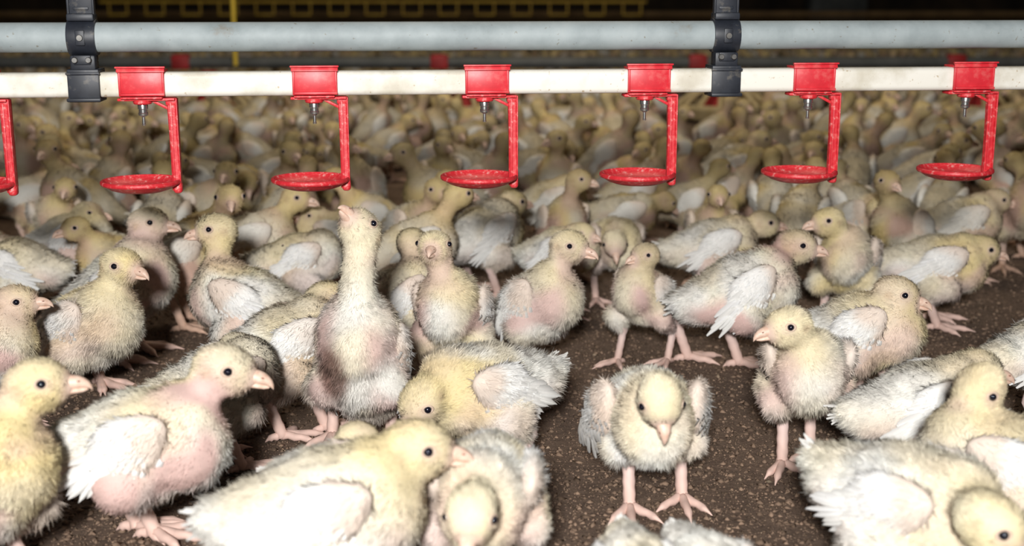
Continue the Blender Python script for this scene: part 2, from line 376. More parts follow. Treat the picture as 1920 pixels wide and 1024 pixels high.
        for ang,ln in ((38*1+sg*-6,.033),(0+sg*4,.041),(-38+sg*-2,.032),(172,.015)):
            a=math.radians(ang+r.normal()*5); dd=np.array([math.cos(a),math.sin(a),0]); pts=[];rad=[]
            for q,h,rr in ((0,.0070,.0054),(.22,.0072,.0040),(.42,.0054,.0043),(.62,.0057,.0034),(.80,.0043,.0037),(.90,.0038,.0022),(1.0,.0028,.0013),(1.14,.0010,.0004)):
                pts.append(ft*[1,1,0]+dd*ln*q*s+np.array([0,0,h*s])); rad.append(rr*s)
            v,fc=tube(pts,rad,legseg); c2=np.tile(LEG*p.tint,(len(v),1)); c2*= (.76+.32*np.abs(np.sin(np.linalg.norm(v-ft,axis=1)/s*700)))[:,None]
            mb.add(v,fc,c2)
def finish(o,label,category,group=None):
    o['label']=label; o['category']=category
    if group: o['group']=group
GROUP='flock of young broiler chickens'
HE=[
 dict(t=(262,830),hd=-2,h=(422,690),hy=-4,hp=-12,s=1.2,z=.106,pitch=14,yel=.3,pink=1.,feet=[(285,965),(290,1012)],lab='plump cream chick with pink bare flank, standing side-on'),
 dict(t=(605,955),hd=4,h=(784,838),hy=2,hp=-8,s=1.2,z=.104,pitch=14,yel=.5,pink=.3,lab='white chick with yellow head and raised fluffy tail'),
 dict(t=(912,912),hd=-95,h=(884,962),hy=-98,hp=-36,s=1.04,pitch=4,yel=.4,pink=.4,reach=.090,lab='pale chick bowing its head down towards the litter'),
 dict(t=(645,895),z=.08,hd=20,h=(672,822),hy=15,hp=-10,s=.85,pitch=0,reach=.03,yel=.6,pink=.3,lab='small pale chick peeking over the back of another'),
 dict(t=(678,682),z=.104,hd=-97,h=(676,430),hy=-125,hp=50,s=1.12,pitch=64,reach=.030,yel=.15,pink=.6,dirt=1,neck=1.28,fat=1.06,feet=[(745,812),(635,812)],lab='tall chick stretching its neck straight up, soiled breast patch'),
 dict(t=(850,590),z=.102,hd=-100,h=(815,462),hy=-97,hp=4,s=1.08,pitch=34,reach=.045,yel=.5,pink=.6,neck=1.12,lab='chick facing forward with small orange beak and buff breast'),
 dict(t=(745,560),z=.100,hd=30,h=(772,452),hy=60,hp=0,s=1.0,pitch=30,reach=.05,yel=.7,pink=.4,lab='yellowish chick seen from behind, neck raised'),
 dict(t=(912,725),z=.092,hd=213,h=(792,750),hy=220,hp=-50,s=1.18,pitch=6,reach=.088,yel=.7,pink=.2,lab='yellow-shouldered chick pecking with head lowered, white wing'),
 dict(t=(1005,570),z=.102,hd=-42,h=(1068,460),hy=-25,hp=-10,s=1.08,pitch=34,reach=.055,yel=.3,pink=.6,feet=[(1090,640),(1060,668)],lab='upright chick with pinkish neck lifting one foot'),
 dict(t=(1150,452),z=.098,hd=-75,h=(1152,455),hy=-85,hp=-40,s=1.,pitch=6,reach=.085,yel=.5,pink=.4,lab='chick with lowered head facing forward in the crowd'),
 dict(t=(1050,470),z=.098,hd=-20,h=(1092,438),hy=-35,hp=-5,s=.95,pitch=18,yel=.5,pink=.4,lab='chick peering out from behind its neighbour'),
 dict(t=(1210,552),z=.094,hd=-130,h=(1210,478),hy=-150,hp=-5,s=.88,pitch=30,reach=.045,yel=.3,pink=.7,brown=.3,lab='slim chick with dusky face and pink throat'),
 dict(t=(1388,545),z=.108,hd=8,h=(1493,460),hy=-12,hp=-6,s=1.2,pitch=20,yel=.15,pink=1.0,brown=.4,droop=14,feet=[(1265,655),(1385,690)],lab='large striding chick with brown-stained head and ragged feathers'),
 dict(t=(1335,462),z=.098,hd=5,h=(1432,418),hy=0,hp=-6,s=1.1,pitch=12,yel=.6,pink=.4,lab='chick with yellow neck and white tail, side-on'),
 dict(t=(1588,490),z=.100,hd=-110,h=(1552,414),hy=192,hp=-6,s=1.08,pitch=32,reach=.05,yel=.9,pink=.4,lab='yellow-breasted chick looking to its side'),
 dict(t=(1755,495),z=.092,hd=-10,h=(1842,467),hy=-8,hp=-12,s=1.14,pitch=8,yel=.9,pink=.4,lab='yellow-necked chick leaning forward'),
 dict(t=(1612,618),z=.100,hd=-22,h=(1682,550),hy=-15,hp=-14,s=1.14,pitch=18,yel=.6,pink=.4,feet=[(1715,632),(1640,690)],lab='fluffy chick with pale yellow head behind a companion'),
 dict(t=(1512,690),z=.110,hd=-97,h=(1478,610),hy=197,hp=-8,s=1.06,pitch=16,reach=.055,yel=.2,pink=.5,feet=[(1518,858),(1466,880)],lab='chick standing tall on both legs, head turned sideways'),
 dict(t=(1216,772),z=.101,hd=-88,h=(1238,748),hy=-80,hp=-56,s=1.07,pitch=6,reach=.082,yel=.15,pink=.15,spread=16,droop=28,feet=[(1278,944),(1180,962)],lab='chick on open litter looking down, wings held out'),
 dict(t=(1728,758),z=.092,hd=5,h=(1832,690),hy=-2,hp=-12,s=1.08,pitch=14,yel=.3,pink=.3,lab='pale chick with pink beak behind a larger white one'),
 dict(t=(1885,868),z=.095,hd=165,h=(1836,728),hy=215,hp=-38,s=1.12,pitch=15,reach=.02,yel=.3,pink=.2,lab='white-winged chick with head bent down over its back'),
 dict(t=(1700,938),z=.095,hd=-45,h=(1862,980),hy=-25,hp=-30,s=1.18,pitch=2,reach=.105,yel=.4,pink=.2,lab='large white fluffy chick stooping forward'),
 dict(t=(1955,660),z=.095,hd=10,h=(2005,580),hy=0,hp=0,s=1.0,pitch=14,yel=.2,pink=.4,lab='white chick with tail feathers showing'),
 dict(t=(1188,1072),z=.070,hd=-85,h=(1190,1150),hy=-85,hp=-30,s=.74,pitch=0,yel=.1,pink=.1,lab='white downy chick, only its back showing'),
 dict(t=(1330,1080),z=.070,hd=-70,h=(1370,1150),hy=-60,hp=-20,s=.78,pitch=0,yel=.1,pink=.1,lab='grey-white downy chick, only its back showing'),
 dict(t=(-48,905),z=.100,hd=-8,h=(70,718),hy=8,hp=2,s=1.14,pitch=42,reach=.05,yel=.8,pink=.5,neck=1.12,lab='yellow-buff chick standing upright with raised head'),
 dict(t=(-45,655),z=.100,hd=-5,h=(28,567),hy=5,hp=3,s=1.1,pitch=30,reach=.055,yel=.6,pink=.7,lab='buff chick with pink throat, neck up'),
 dict(t=(168,610),z=.098,hd=-30,h=(228,498),hy=-28,hp=-6,s=1.16,pitch=26,reach=.055,yel=.7,pink=.3,feet=[(270,685),(190,722)],lab='white and yellow chick with one leg forward'),
 dict(t=(225,535),z=.100,hd=2,h=(278,418),hy=0,hp=-3,s=1.2,pitch=32,reach=.06,yel=.2,pink=.8,neck=1.12,lab='large pale-headed chick with pink bare neck'),
 dict(t=(465,567),z=.098,hd=172,h=(405,430),hy=190,hp=-6,s=1.17,pitch=22,reach=.06,yel=.6,pink=.5,lab='white-backed chick with long buff neck looking back'),
 dict(t=(530,643),z=.098,hd=28,h=(612,558),hy=35,hp=-5,s=1.1,pitch=16,yel=.6,pink=.3,feet=[(612,812),(530,828)],lab='chick with feathered white wing, turned away'),
 dict(t=(412,714),z=.092,hd=40,h=(450,655),hy=20,hp=-30,s=1.0,pitch=8,yel=.2,pink=.3,reach=.06,lab='fluffy cream chick tucked behind another'),
 dict(t=(905,440),z=.100,hd=40,h=(960,380),hy=30,hp=-5,s=1.17,pitch=20,yel=.8,pink=.2,lab='white-winged chick turned away, yellow shoulders'),
 dict(t=(1625,405),z=.098,hd=-60,h=(1648,395),hy=-60,hp=-25,s=1.,pitch=15,yel=.5,pink=.4,lab='chick facing forward with lowered beak'),
 dict(t=(1800,415),z=.098,hd=0,h=(1868,375),hy=-5,hp=-8,s=1.1,pitch=14,yel=.5,pink=.4,lab='pale chick side-on with pink bill'),
 dict(t=(1365,320),z=.100,hd=10,h=(1425,262),hy=5,hp=-5,s=1.2,pitch=22,yel=.8,pink=.4,lab='yellow chick side-on with raised neck'),
 dict(t=(130,448),z=.100,hd=10,h=(165,400),hy=0,hp=-5,s=1.05,pitch=20,yel=.6,pink=.5,lab='buff chick resting in the crowd'),
 dict(t=(30,500),z=.095,hd=170,h=(-30,450),hy=170,hp=-5,s=1.1,pitch=10,yel=.4,pink=.6,lab='cream chick with pinkish back'),
 dict(t=(560,485),z=.098,hd=10,h=(548,460),hy=190,hp=-10,s=1.,pitch=10,reach=.03,yel=.6,pink=.3,lab='white chick resting, head drawn in'),
 dict(t=(625,440),z=.095,hd=190,h=(590,405),hy=185,hp=-5,s=1.,pitch=10,yel=.5,pink=.3,lab='pale chick standing behind its neighbours'),
 dict(t=(1030,380),z=.100,hd=10,h=(1060,350),hy=0,hp=-5,s=1.1,pitch=18,yel=.9,pink=.2,lab='bright yellow-necked chick side-on'),
]
poses=[];heroes=[]
for i,e in enumerate(HE):
    s=e['s']; z=e.get('z',.098); T=at_z(*e['t'],z); a=math.radians(e['hd']); reach=e.get('reach',.072)*s
    g=T+np.array([math.cos(a),math.sin(a),0])*reach; q=g-CAM; dep=q[1]*CT-q[2]*ST
    Hd=at_depth(*e['h'],dep); root=np.array([T[0],T[1],0]); R=rotz(-a)
    hl=R@(Hd-root)
    if 'feet' in e:
        feet=[]
        for k,(u,v) in enumerate(e['feet']):
            f=R@(at_z(u,v,0)-root); f[0]=max(-.05,min(.05,f[0])); f[1]=max(-.055,min(.055,f[1])); feet.append(f[:2])
        if feet[0][1]<feet[1][1]: feet=feet[::-1]
    else:
        st=rng.normal()*.014; feet=[(.004*s+st,.028*s),(.004*s-st,-.028*s)]
    tw={k:e[k] for k in ('yel','pink','dirt','brown','spread','neck','fat') if k in e}
    bt=np.array([.92,.90,.85]) if root[1]>2 else np.ones(3)
    dr=float(rng.uniform(-4,12)); dr=e.get('droop',dr)
    tt=float(rng.uniform(.95,1.01))*bt
    p=pose(zc=z,pitch=e['pitch'],s=s,head=hl,hyaw=e['hy']-e['hd'],hpitch=e['hp'],feet=feet,seed=i*13,droop=dr,tint=tt,wt=tt*1.02,**tw)
    poses.append(p); heroes.append((root,a,e))
TP=[]
BT=np.array([1,.945,.82])
NT=14
for i in range(NT):
    r=np.random.default_rng(50+i)
    hz=[.168,.176,.158,.186,.165,.12,.174,.160,.182,.135,.172,.190,.17,.18][i]; hx=.066 if hz>.14 else .090
    pt=[16,22,14,34,20,4,20,16,36,10,18,38,26,30][i]
    TP.append(pose(zc=.100,s=1.06,pitch=pt,head=(hx-.018*(pt>30),[0,.01,-.012,.015][i%4],hz),hyaw=[0,25,-30,60,-60,5,10,-15,80,-80,15,-25,-90,110][i],hpitch=-8 if hz>.14 else -40,yel=r.uniform(.8,1.4),pink=r.uniform(.3,.8),seed=900+i*7,tint=BT*r.uniform(.62,.96),wt=np.array([1,.985,.94])*r.uniform(.92,1.0),droop=r.uniform(-4,10),brown=.25 if i%5==3 else 0,feet=[(.01+r.normal()*.012,.028),(-.002,-.028)]))
far=TP[:5]
tmp=[temp_obj(p,.0040) for p in poses]+[temp_obj(p,.006) for p in TP]+[temp_obj(p,.010) for p in far]
res=extract(tmp)
r=np.random.default_rng(3)
for (root,a,e),p,(V,Fc) in zip(heroes,poses,res[:len(poses)]):
    near=root[1]<2.0
    mb=MB(); body_part(mb,p,V,Fc,50000 if near else 18000,r)
    o=bpy.data.objects.new('chick',mb.mesh('chick',[M_DOWN])); COL.objects.link(o)
    o.location=root; o.rotation_euler=(0,0,a); finish(o,e['lab'],'chicken',GROUP)
    def child(name,mb,mats,attrs=True):
        c=bpy.data.objects.new(name,mb.mesh(name,mats,attrs)); COL.objects.link(c); c.parent=o; return c
    for sg in (1,-1):
        mb=MB(); wing_part(mb,p,sg,3200 if near else 2200,r,2); w=child('wing',mb,[M_DOWN]); w['label']='white feathered wing'
        mb=MB(); eye_part(mb,p,V,sg,0,1); w=child('eye',mb,[M_EYE,M_LID],False); w['label']='glossy black eye'
    mb=MB(); tail_part(mb,p,r,2); child('tail',mb,[M_DOWN])
    mb=MB(); beak_part(mb,p,V,0,1); w=child('beak',mb,[M_BEAK,M_NOS],False); w['label']='pinkish horn beak'
tmes=[]
def whole(p,V,Fc,nb,nw,detail,name):
    mb=MB(); body_part(mb,p,V,Fc,nb,r,6 if detail else 4)
    for sg in (1,-1):
        wing_part(mb,p,sg,nw,r,detail); eye_part(mb,p,V,sg,1,2)
    tail_part(mb,p,r,1); beak_part(mb,p,V,3,1)
    return mb
for p,(V,Fc) in zip(TP,res[len(poses):len(poses)+len(TP)]):
    tmes.append(whole(p,V,Fc,8000,1200,1,'chick').mesh('chick',[M_DOWN,M_EYE,M_LID,M_BEAK]))
fars=[]
for p,(V,Fc) in zip(far,res[len(poses)+len(TP):]):
    mb=MB(); body_part(mb,p,V,Fc,250,r,4)
    for sg in (1,-1):
        wing_part(mb,p,sg,20,r,0)
    fars.append(mb)
pans=[]
for u in (-90,395,875,1355,1835,2320):
    pans.append(at_z(u,205,.045))
fy=float(np.mean([q[1] for q in pans]))
CAB=at_z(1562,86,0)
pts=[h[0][:2] for h in heroes]
fp=[]
for k in range(70000):
    y=rng.uniform(1.80,11.5) if k>6000 else rng.uniform(1.80,3.0); x=rng.uniform(-1,1)*(y*.43+.25)
    if y>8 and rng.random()<.3: continue
    u,v=proj((x,y,.09))
    if v>445 and not (u<1000 and v<505): continue
    dm=.132 if y<2.8 else (.150 if y<4 else (.162 if y<7 else .17))
    if any((x-q[0])**2+(y-q[1])**2<dm**2 for q in pts): continue
    if any((abs(x-q[0]*(y/fy))<(.19 if j==3 else .10) and fy-(1.35 if j==3 else .8)<y<fy) or (abs(x-q[0])<.27 and abs(y-fy)<.27) for j,q in enumerate(pans)): continue
    if abs(x-CAB[0])<.4 and abs(y-CAB[1])<.3: continue
    if abs(y-fy)<.06: continue
    pts.append(np.array([x,y])); fp.append((x,y))
fp.sort(key=lambda q:q[1])
nI=300-len(heroes)
for k,(x,y) in enumerate(fp[:nI]):
    j=int(rng.integers(len(tmes))); o=bpy.data.objects.new('chick',tmes[j]); COL.objects.link(o)
    o.location=(x,y,0); hd=rng.choice([0,180,-90,90],p=[.40,.25,.25,.10])+rng.normal()*28
    o.rotation_euler=(0,0,math.radians(hd)); sc=rng.uniform(.90,1.10); o.scale=(sc,)*3
    finish(o,'pale young chick with cream and yellow down on dark litter','chicken',GROUP)
mb=MB()
for (x,y) in fp[nI:]:
    f=fars[int(rng.integers(len(fars)))]; R=rotz(rng.uniform(0,6.28)); sc=rng.uniform(.9,1.08)
    V=np.concatenate(f.V)@R.T*sc+np.array([x,y,0]); mb.add(V,np.concatenate(f.Fc),np.concatenate(f.C),np.concatenate(f.Nn)@R.T)
if fp[nI:]:
    o=bpy.data.objects.new('chick_flock',mb.mesh('chick_flock',[M_DOWN])); COL.objects.link(o); o['kind']='stuff'
    finish(o,'dense crowd of pale yellow chicks covering the barn floor','chickens')
print('FILL',len(fp), fp[nI] if len(fp)>nI else None, 'fy',fy)
# ------------------------------------------------------------------ generic bmesh helpers
import bmesh
def rbox(bm,c,d,bev=.001,seg=2,rot=None):
    t=bmesh.new(); bmesh.ops.create_cube(t,size=1)
    for v in t.verts: v.co=Vector((v.co.x*d[0],v.co.y*d[1],v.co.z*d[2]))
    if bev: bmesh.ops.bevel(t,geom=t.edges[:],offset=bev,segments=seg,affect='EDGES',profile=.5)
    M_=Matrix.Translation(c)@(rot if rot else Matrix.Identity(4)); t.transform(M_)
    me=bpy.data.meshes.new('t'); t.to_mesh(me); t.free(); bm.from_mesh(me); bpy.data.meshes.remove(me)
def lathe(bm,prof,c=(0,0,0),seg=40,axis='Z',closed=False):
    rings=[]
    for (rr,z) in prof:
        ring=[]
        for k in range(seg):
            g=2*math.pi*k/seg
            if axis=='Z': co=(c[0]+rr*math.cos(g),c[1]+rr*math.sin(g),c[2]+z)
            elif axis=='X': co=(c[0]+z,c[1]+rr*math.cos(g),c[2]+rr*math.sin(g))
            else: co=(c[0]+rr*math.cos(g),c[1]+z,c[2]+rr*math.sin(g))
            ring.append(bm.verts.new(co))
        rings.append(ring)
    rg=list(zip(rings,rings[1:]))
    if closed: rg.append((rings[-1],rings[0]))
    for A,B in rg:
        for k in range(seg): bm.faces.new((A[k],A[(k+1)%seg],B[(k+1)%seg],B[k]))
    if not closed:
        if prof[0][0]>0: bm.faces.new(rings[0][::-1])
        if prof[-1][0]>0: bm.faces.new(rings[-1])
def mobj(name,bm,mat,parent=None,smooth=True):
    bmesh.ops.recalc_face_normals(bm,faces=bm.faces[:])
    me=bpy.data.meshes.new(name); bm.to_mesh(me); bm.free(); me.materials.append(mat)
    if smooth:
        me.polygons.foreach_set('use_smooth',[True]*len(me.polygons))
        try: me.set_sharp_from_angle(angle=math.radians(35))
        except Exception: pass
    o=bpy.data.objects.new(name,me); COL.objects.link(o)
    if parent: o.parent=parent
    return o
# ------------------------------------------------------------------ drinker line
A=at_depth(0,158,F/1770); B=at_depth(1920,149,F/1630)
ZP=.380; A[2]=ZP; B[2]=ZP-.001
Ld=(B-A); Ld[2]=0; LL=np.linalg.norm(Ld); Ld/=LL; LA=math.atan2(Ld[1],Ld[0])
def line_at(u):
    lo,hi=-1.5,3.0
    for _ in range(50):
        m_=(lo+hi)/2; p_=A+Ld*m_
        if proj(p_)[0]<u: lo=m_
        else: hi=m_
    return A+Ld*lo
C0=line_at(960)
def longpipe(name,prof_fn,L,mat,z,label,cat):
    bm=bmesh.new(); prof=prof_fn(); n=60; rings=[]
    for i in range(n+1):
        x=-L/2+L*i/n; rings.append([bm.verts.new((x,q[0],q[1])) for q in prof])
    for a_,b_ in zip(rings,rings[1:]):
        for k in range(len(prof)): bm.faces.new((a_[k],a_[(k+1)%len(prof)],b_[(k+1)%len(prof)],b_[k]))
    bm.faces.new(rings[0]); bm.faces.new(rings[-1][::-1])
    o=mobj(name,bm,mat); o.location=(C0[0],C0[1],z); o.rotation_euler=(0,0,LA); finish(o,label,cat); return o
circ=lambda r_:(lambda:[(r_*math.cos(2*math.pi*k/40),r_*math.sin(2*math.pi*k/40)) for k in range(40)])
def sq():
    out=[];h=.0130;c=.0060
    for cx,cy,a0 in ((h-c,h-c,0),(-(h-c),h-c,90),(-(h-c),-(h-c),180),(h-c,-(h-c),270)):
        for k in range(7):
            g=math.radians(a0+k*15); out.append((cx+c*math.cos(g),cy+c*math.sin(g)))
    return out
longpipe('support_pipe',circ(.0157),2.6,M_GALV,.4295,'galvanised blue-grey steel pipe carrying the drinker line','pipe')
longpipe('water_pipe',sq,2.6,M_CREAM,ZP,'off-white rounded plastic water pipe, dusty','pipe')
def drinker_meshes():
    out=[]
    bm=bmesh.new(); X=.002
    rbox(bm,(X,-.0142,.001),(.048,.0026,.026),.0008)
    rbox(bm,(X,-.0165,.0160),(.050,.0022,.006),.0008,rot=Matrix.Rotation(math.radians(-25),4,'X'))
    rbox(bm,(X,-.001,.0142),(.048,.028,.0026),.0008)
    rbox(bm,(X,-.0175,.0187),(.052,.005,.0020),.0007)
    rbox(bm,(X,.0142,.003),(.046,.0024,.024),.0008)
    rbox(bm,(X+.001,-.0160,-.0100),(.046,.005,.003),.0008)
    for sx in (-.0225,.0225): rbox(bm,(X+sx,-.0155,.002),(.0022,.0024,.024),.0006)
    out.append(('saddle_clip',bm,M_REDCLIP,None))
    bm=bmesh.new()
    rbox(bm,(.005,-.002,-.0158),(.060,.018,.0030),.001)
    rbox(bm,(.001,-.004,-.0138),(.044,.024,.0024),.001)
    lathe(bm,[(.0090,-.0210),(.0100,-.0196),(.0100,-.0168),(.0085,-.0158)],(0,-.002,0),28)
    rbox(bm,(.018,-.002,-.0215),(.020,.0028,.0032),.0008,rot=Matrix.Rotation(math.radians(28),4,'Y'))
    out.append(('bracket_arm_top',bm,M_RED,None))
    bm=bmesh.new()
    n=10; rings=[]; AX=.0305
    for i in range(n+1):
        q=i/n; z=-.0145-q*.100; hw=.0050-.0006*math.sin(q*math.pi); x=AX+.0012*q; hy=.0044
        rings.append([bm.verts.new((x+dx*hw,-.002+dy*hy,z)) for dx,dy in ((-1,-.7),(-.7,-1),(.7,-1),(1,-.7),(1,.7),(.7,1),(-.7,1),(-1,.7))])
    for a_,b_ in zip(rings,rings[1:]):
        for k in range(8): bm.faces.new((a_[k],a_[(k+1)%8],b_[(k+1)%8],b_[k]))
    bm.faces.new(rings[0]); bm.faces.new(rings[-1][::-1])
    rbox(bm,(AX+.0054,-.002,-.062),(.0016,.012,.094),.0006)
    rbox(bm,(AX-.0008,-.0068,-.062),(.0026,.0018,.086),.0006)
    rbox(bm,(AX,-.002,-.0190),(.0120,.010,.007),.0015)
    rbox(bm,(AX+.0020,-.002,-.1115),(.0095,.012,.013),.0035,3)
    out.append(('arm',bm,M_RED,None))
    bm=bmesh.new()
    z0=-.1035
    lathe(bm,[(.0,z0-.0130),(.012,z0-.0130),(.024,z0-.0116),(.033,z0-.0087),(.0380,z0-.0057),(.0400,z0-.0046),(.0422,z0-.0038),(.0432,z0-.0022),(.0430,z0),(.0418,z0+.0011),(.0400,z0+.0009),(.0387,z0-.0010),(.034,z0-.0048),(.024,z0-.0070),(.012,z0-.0078),(.0,z0-.0080)],(-.0065,-.002,0),56)
    out.append(('cup',bm,M_RED,'shallow red drip cup with scuffed rim'))
    bm=bmesh.new()
    lathe(bm,[(.0,-.0205),(.0050,-.0205),(.0054,-.0215),(.0054,-.0260),(.0046,-.0268),(.0046,-.0300),(.0052,-.0308),(.0050,-.0330),(.0023,-.0345),(.0017,-.0350),(.0017,-.0420),(.0021,-.0425),(.0019,-.0440),(0,-.0442)],(0,-.002,0),24)
    out.append(('nipple',bm,M_STEEL,'steel water nipple with pin'))
    return out
tem=[]
for u in (-50,266,588,908,1209,1516,1812):
    loc=line_at(u); e=bpy.data.objects.new('nipple_drinker',None); COL.objects.link(e); e.empty_display_size=.02
    e.location=(loc[0],loc[1],ZP); e.rotation_euler=(0,0,LA)
    finish(e,'red plastic nipple drinker with drip cup clipped to water pipe','drinker','red drinkers along the water pipe')
    if not tem:
        for n_,bm,mt,lb in drinker_meshes():
            o=mobj(n_,bm,mt,e); 
            if lb:o['label']=lb
            tem.append(o)
    else:
        for t in tem:
            c=t.copy(); c.parent=e; COL.objects.link(c)
def bracket_parts():
    out=[]; dz=.0495
    bm=bmesh.new()
    lathe(bm,[(.0156,-.0145),(.0186,-.0145),(.0191,-.013),(.0191,.013),(.0186,.0145),(.0156,.0145)],(0,0,dz),32,'X',closed=True)
    rbox(bm,(0,-.002,dz+.021),(.028,.022,.008),.002)
    rbox(bm,(0,-.0175,dz),(.010,.004,.016),.0012)
    out.append(('pipe_clamp',bm,M_BLACK,'black clamp around the steel pipe'))
    bm=bmesh.new()
    rbox(bm,(0,-.001,dz+.052),(.028,.007,.062),.0015)
    for sx in (-1,1): rbox(bm,(sx*.0128,-.005,dz+.052),(.0025,.004,.062),.0008)
    for k in range(5): rbox(bm,(0,-.0045,dz+.030+k*.011),(.016,.002,.0035),.0008)
    out.append(('hanger_strap',bm,M_BLACK,'ribbed black hanger strap'))
    bm=bmesh.new()
    rbox(bm,(0,-.004,.0235),(.026,.020,.016),.002)
    rbox(bm,(0,-.0145,.0265),(.018,.003,.010),.0012)
    rbox(bm,(0,-.0150,.000),(.033,.0038,.034),.0015)
    rbox(bm,(0,.0150,.000),(.033,.0038,.034),.0015)
    rbox(bm,(0,0,.0152),(.033,.032,.0038),.0012)
    rbox(bm,(0,0,-.0156),(.033,.034,.0040),.0012)
    rbox(bm,(0,-.0185,-.0150),(.035,.005,.0040),.0012)
    rbox(bm,(0,-.0175,.0125),(.035,.0035,.0030),.0010)
    out.append(('square_clamp',bm,M_BLACK,'square black clamp around the water pipe'))
    bm=bmesh.new()
    for x in (-.007,.007): lathe(bm,[(0,-.0195),(.0026,-.0195),(.0032,-.0185),(.0032,-.0155)],(x,0,.0265),12,'Y')
    lathe(bm,[(0,-.0215),(.0030,-.0215),(.0034,-.0205),(.0034,-.018)],(0,0,dz),12,'Y')
    out.append(('bolt',bm,M_BOLT,'dull steel bolt heads'))
    return out
tem2=[]
for u in (163,1355):
    loc=line_at(u) 
    e=bpy.data.objects.new('pipe_hanger',None); COL.objects.link(e); e.empty_display_size=.02
    e.location=(loc[0],loc[1],ZP); e.rotation_euler=(0,0,LA)
    finish(e,'black plastic hanger clamping steel pipe above white water pipe','pipe hanger','black pipe hangers')
    if not tem2:
        for n_,bm,mt,lb in bracket_parts():
            o=mobj(n_,bm,mt,e); o['label']=lb; tem2.append(o)
    else:
        for t in tem2:
            c=t.copy(); c.parent=e; COL.objects.link(c)
# ------------------------------------------------------------------ feeder line
ZF=CAM[2]+(fy/ray(960,117)[1])*ray(960,117)[2]
bm=bmesh.new(); lathe(bm,[(.022,-4.0),(.022,4.0)],(0,0,0),28,'X'); o=mobj('feed_pipe',bm,M_DARKG); o.location=(0,fy,ZF); finish(o,'grey auger feed pipe running above the feeder pans','pipe')
def pan_parts():
    out=[]; u=.01
    bm=bmesh.new(); lathe(bm,[(0,u+0.004),(.10,u+.004),(.15,u+.012),(.172,u+.045),(.178,u+.046),(.174,u+.038),(.154,u+.006),(.10,0),(0,0)],seg=40); out.append(('pan',bm,M_PAN))
    bm=bmesh.new(); lathe(bm,[(0,u+.022),(.05,u+.02),(.11,u+.03),(.085,u+.06),(.05,u+.09),(.03,ZF-.03),(0,ZF-.028)],seg=32); out.append(('feed_cone',bm,M_PANRED))
    bm=bmesh.new()
    lathe(bm,[(.166,u+.046),(.178,u+.046),(.178,u+.060),(.166,u+.060)],seg=40,closed=True)
    lathe(bm,[(.050,u+.110),(.062,u+.110),(.062,u+.124),(.050,u+.124)],seg=24,closed=True)
    for k in range(14):
        g=2*math.pi*k/14; P_=[]
        for q in np.linspace(0,1,7):
            rr=.172*(1-q)+.055*q; z=u+.052+.065*math.sin(q*math.pi/2); P_.append((rr*math.cos(g),rr*math.sin(g),z))
        v,f=tube(P_,[.009]*7,6); vs=[bm.verts.new(x) for x in v]
        for t_ in f: bm.faces.new([vs[i] for i in t_])
    out.append(('grille',bm,M_PAN))
    bm=bmesh.new(); rbox(bm,(-.10,0,ZF+.002),(.068,.056,.056),.010); out.append(('pipe_saddle',bm,M_PANRED))
    return out
tem3=[]
for q in pans:
    e=bpy.data.objects.new('feeder_pan',None); COL.objects.link(e); e.location=(q[0],fy,0)
    finish(e,'round feeder pan with pale ribbed grille and red centre cone','feeder','feeder pans below the auger pipe')
    if not tem3:
        for n_,bm,mt in pan_parts(): tem3.append(mobj(n_,bm,mt,e))
    else:
        for t in tem3:
            c=t.copy(); c.parent=e; COL.objects.link(c)
c=at_depth(461,60,fy*1.02); bm=bmesh.new(); lathe(bm,[(.0085,ZF-.01),(.0085,2.4)],seg=10); o=mobj('suspension_cord',bm,M_YEL); o.location=(c[0],fy-.03,0); finish(o,'yellow suspension cord holding up the feed pipe','cord')
yy=7.3; bm=bmesh.new()
zr=at_depth(600,3,yy)[2]
lathe(bm,[(.008,-2.3),(.008,.75)],(0,0,0),12,'X')
for k in range(15):
    x=-2.2+k*.205
    for dx in (-.05,.05): rbox(bm,(x+dx,0,-.035),(.009,.009,.07),.002)
    rbox(bm,(x,0,-.07),(.108,.04,.009),.003)
o=mobj('drinker_rail',bm,M_YELD); o.location=(0,yy,zr); finish(o,'dark yellow rail with a row of hanging loops','drinker line')
for yb,vb,rr in ((9.0,26,.020),(10.5,37,.014)):
    zb=CAM[2]+(yb/ray(960,vb)[1])*ray(960,vb)[2]
    bm=bmesh.new(); lathe(bm,[(rr,-5),(rr,5)],(0,0,0),14,'X'); o=mobj('feed_pipe',bm,M_RUST); o.location=(0,yb,zb); finish(o,'rusty brown pipe running across the barn','pipe')
bm=bmesh.new(); rbox(bm,(0,0,.9),(.50,.3,1.8),.02); rbox(bm,(0,-.16,.55),(.30,.03,.5),.01); rbox(bm,(0,-.16,1.2),(.30,.03,.5),.01)
o=mobj('steel_cabinet',bm,M_DARKG); o.location=(CAB[0],CAB[1],0); finish(o,'dull grey metal cabinet standing on the barn floor','cabinet')
# ------------------------------------------------------------------ floor, wall
m,nt,b=new_mat('litter')
n1=noise(nt,9,8); n2=noise(nt,260,8,rough=.8); n3=noise(nt,60,6,rough=.75)
r1=ramp(nt,n2.outputs['Fac'],[(0.25,(.085,.055,.037)),(.5,(.235,.16,.112)),(.66,(.32,.23,.17)),(.9,(.42,.32,.25))])
r2=ramp(nt,n1.outputs['Fac'],[(.3,(.70,.66,.63)),(.7,(1.12,1.08,1.05))])
r4=ramp(nt,n3.outputs['Fac'],[(.35,(.62,.58,.56)),(.55,(1,1,1))])
mx=N(nt,'ShaderNodeMix',data_type='RGBA',blend_type='MULTIPLY'); mx.inputs[0].default_value=1
nt.links.new(r1.outputs[0],mx.inputs[6]); nt.links.new(r2.outputs[0],mx.inputs[7])
mx2=N(nt,'ShaderNodeMix',data_type='RGBA',blend_type='MULTIPLY'); mx2.inputs[0].default_value=1
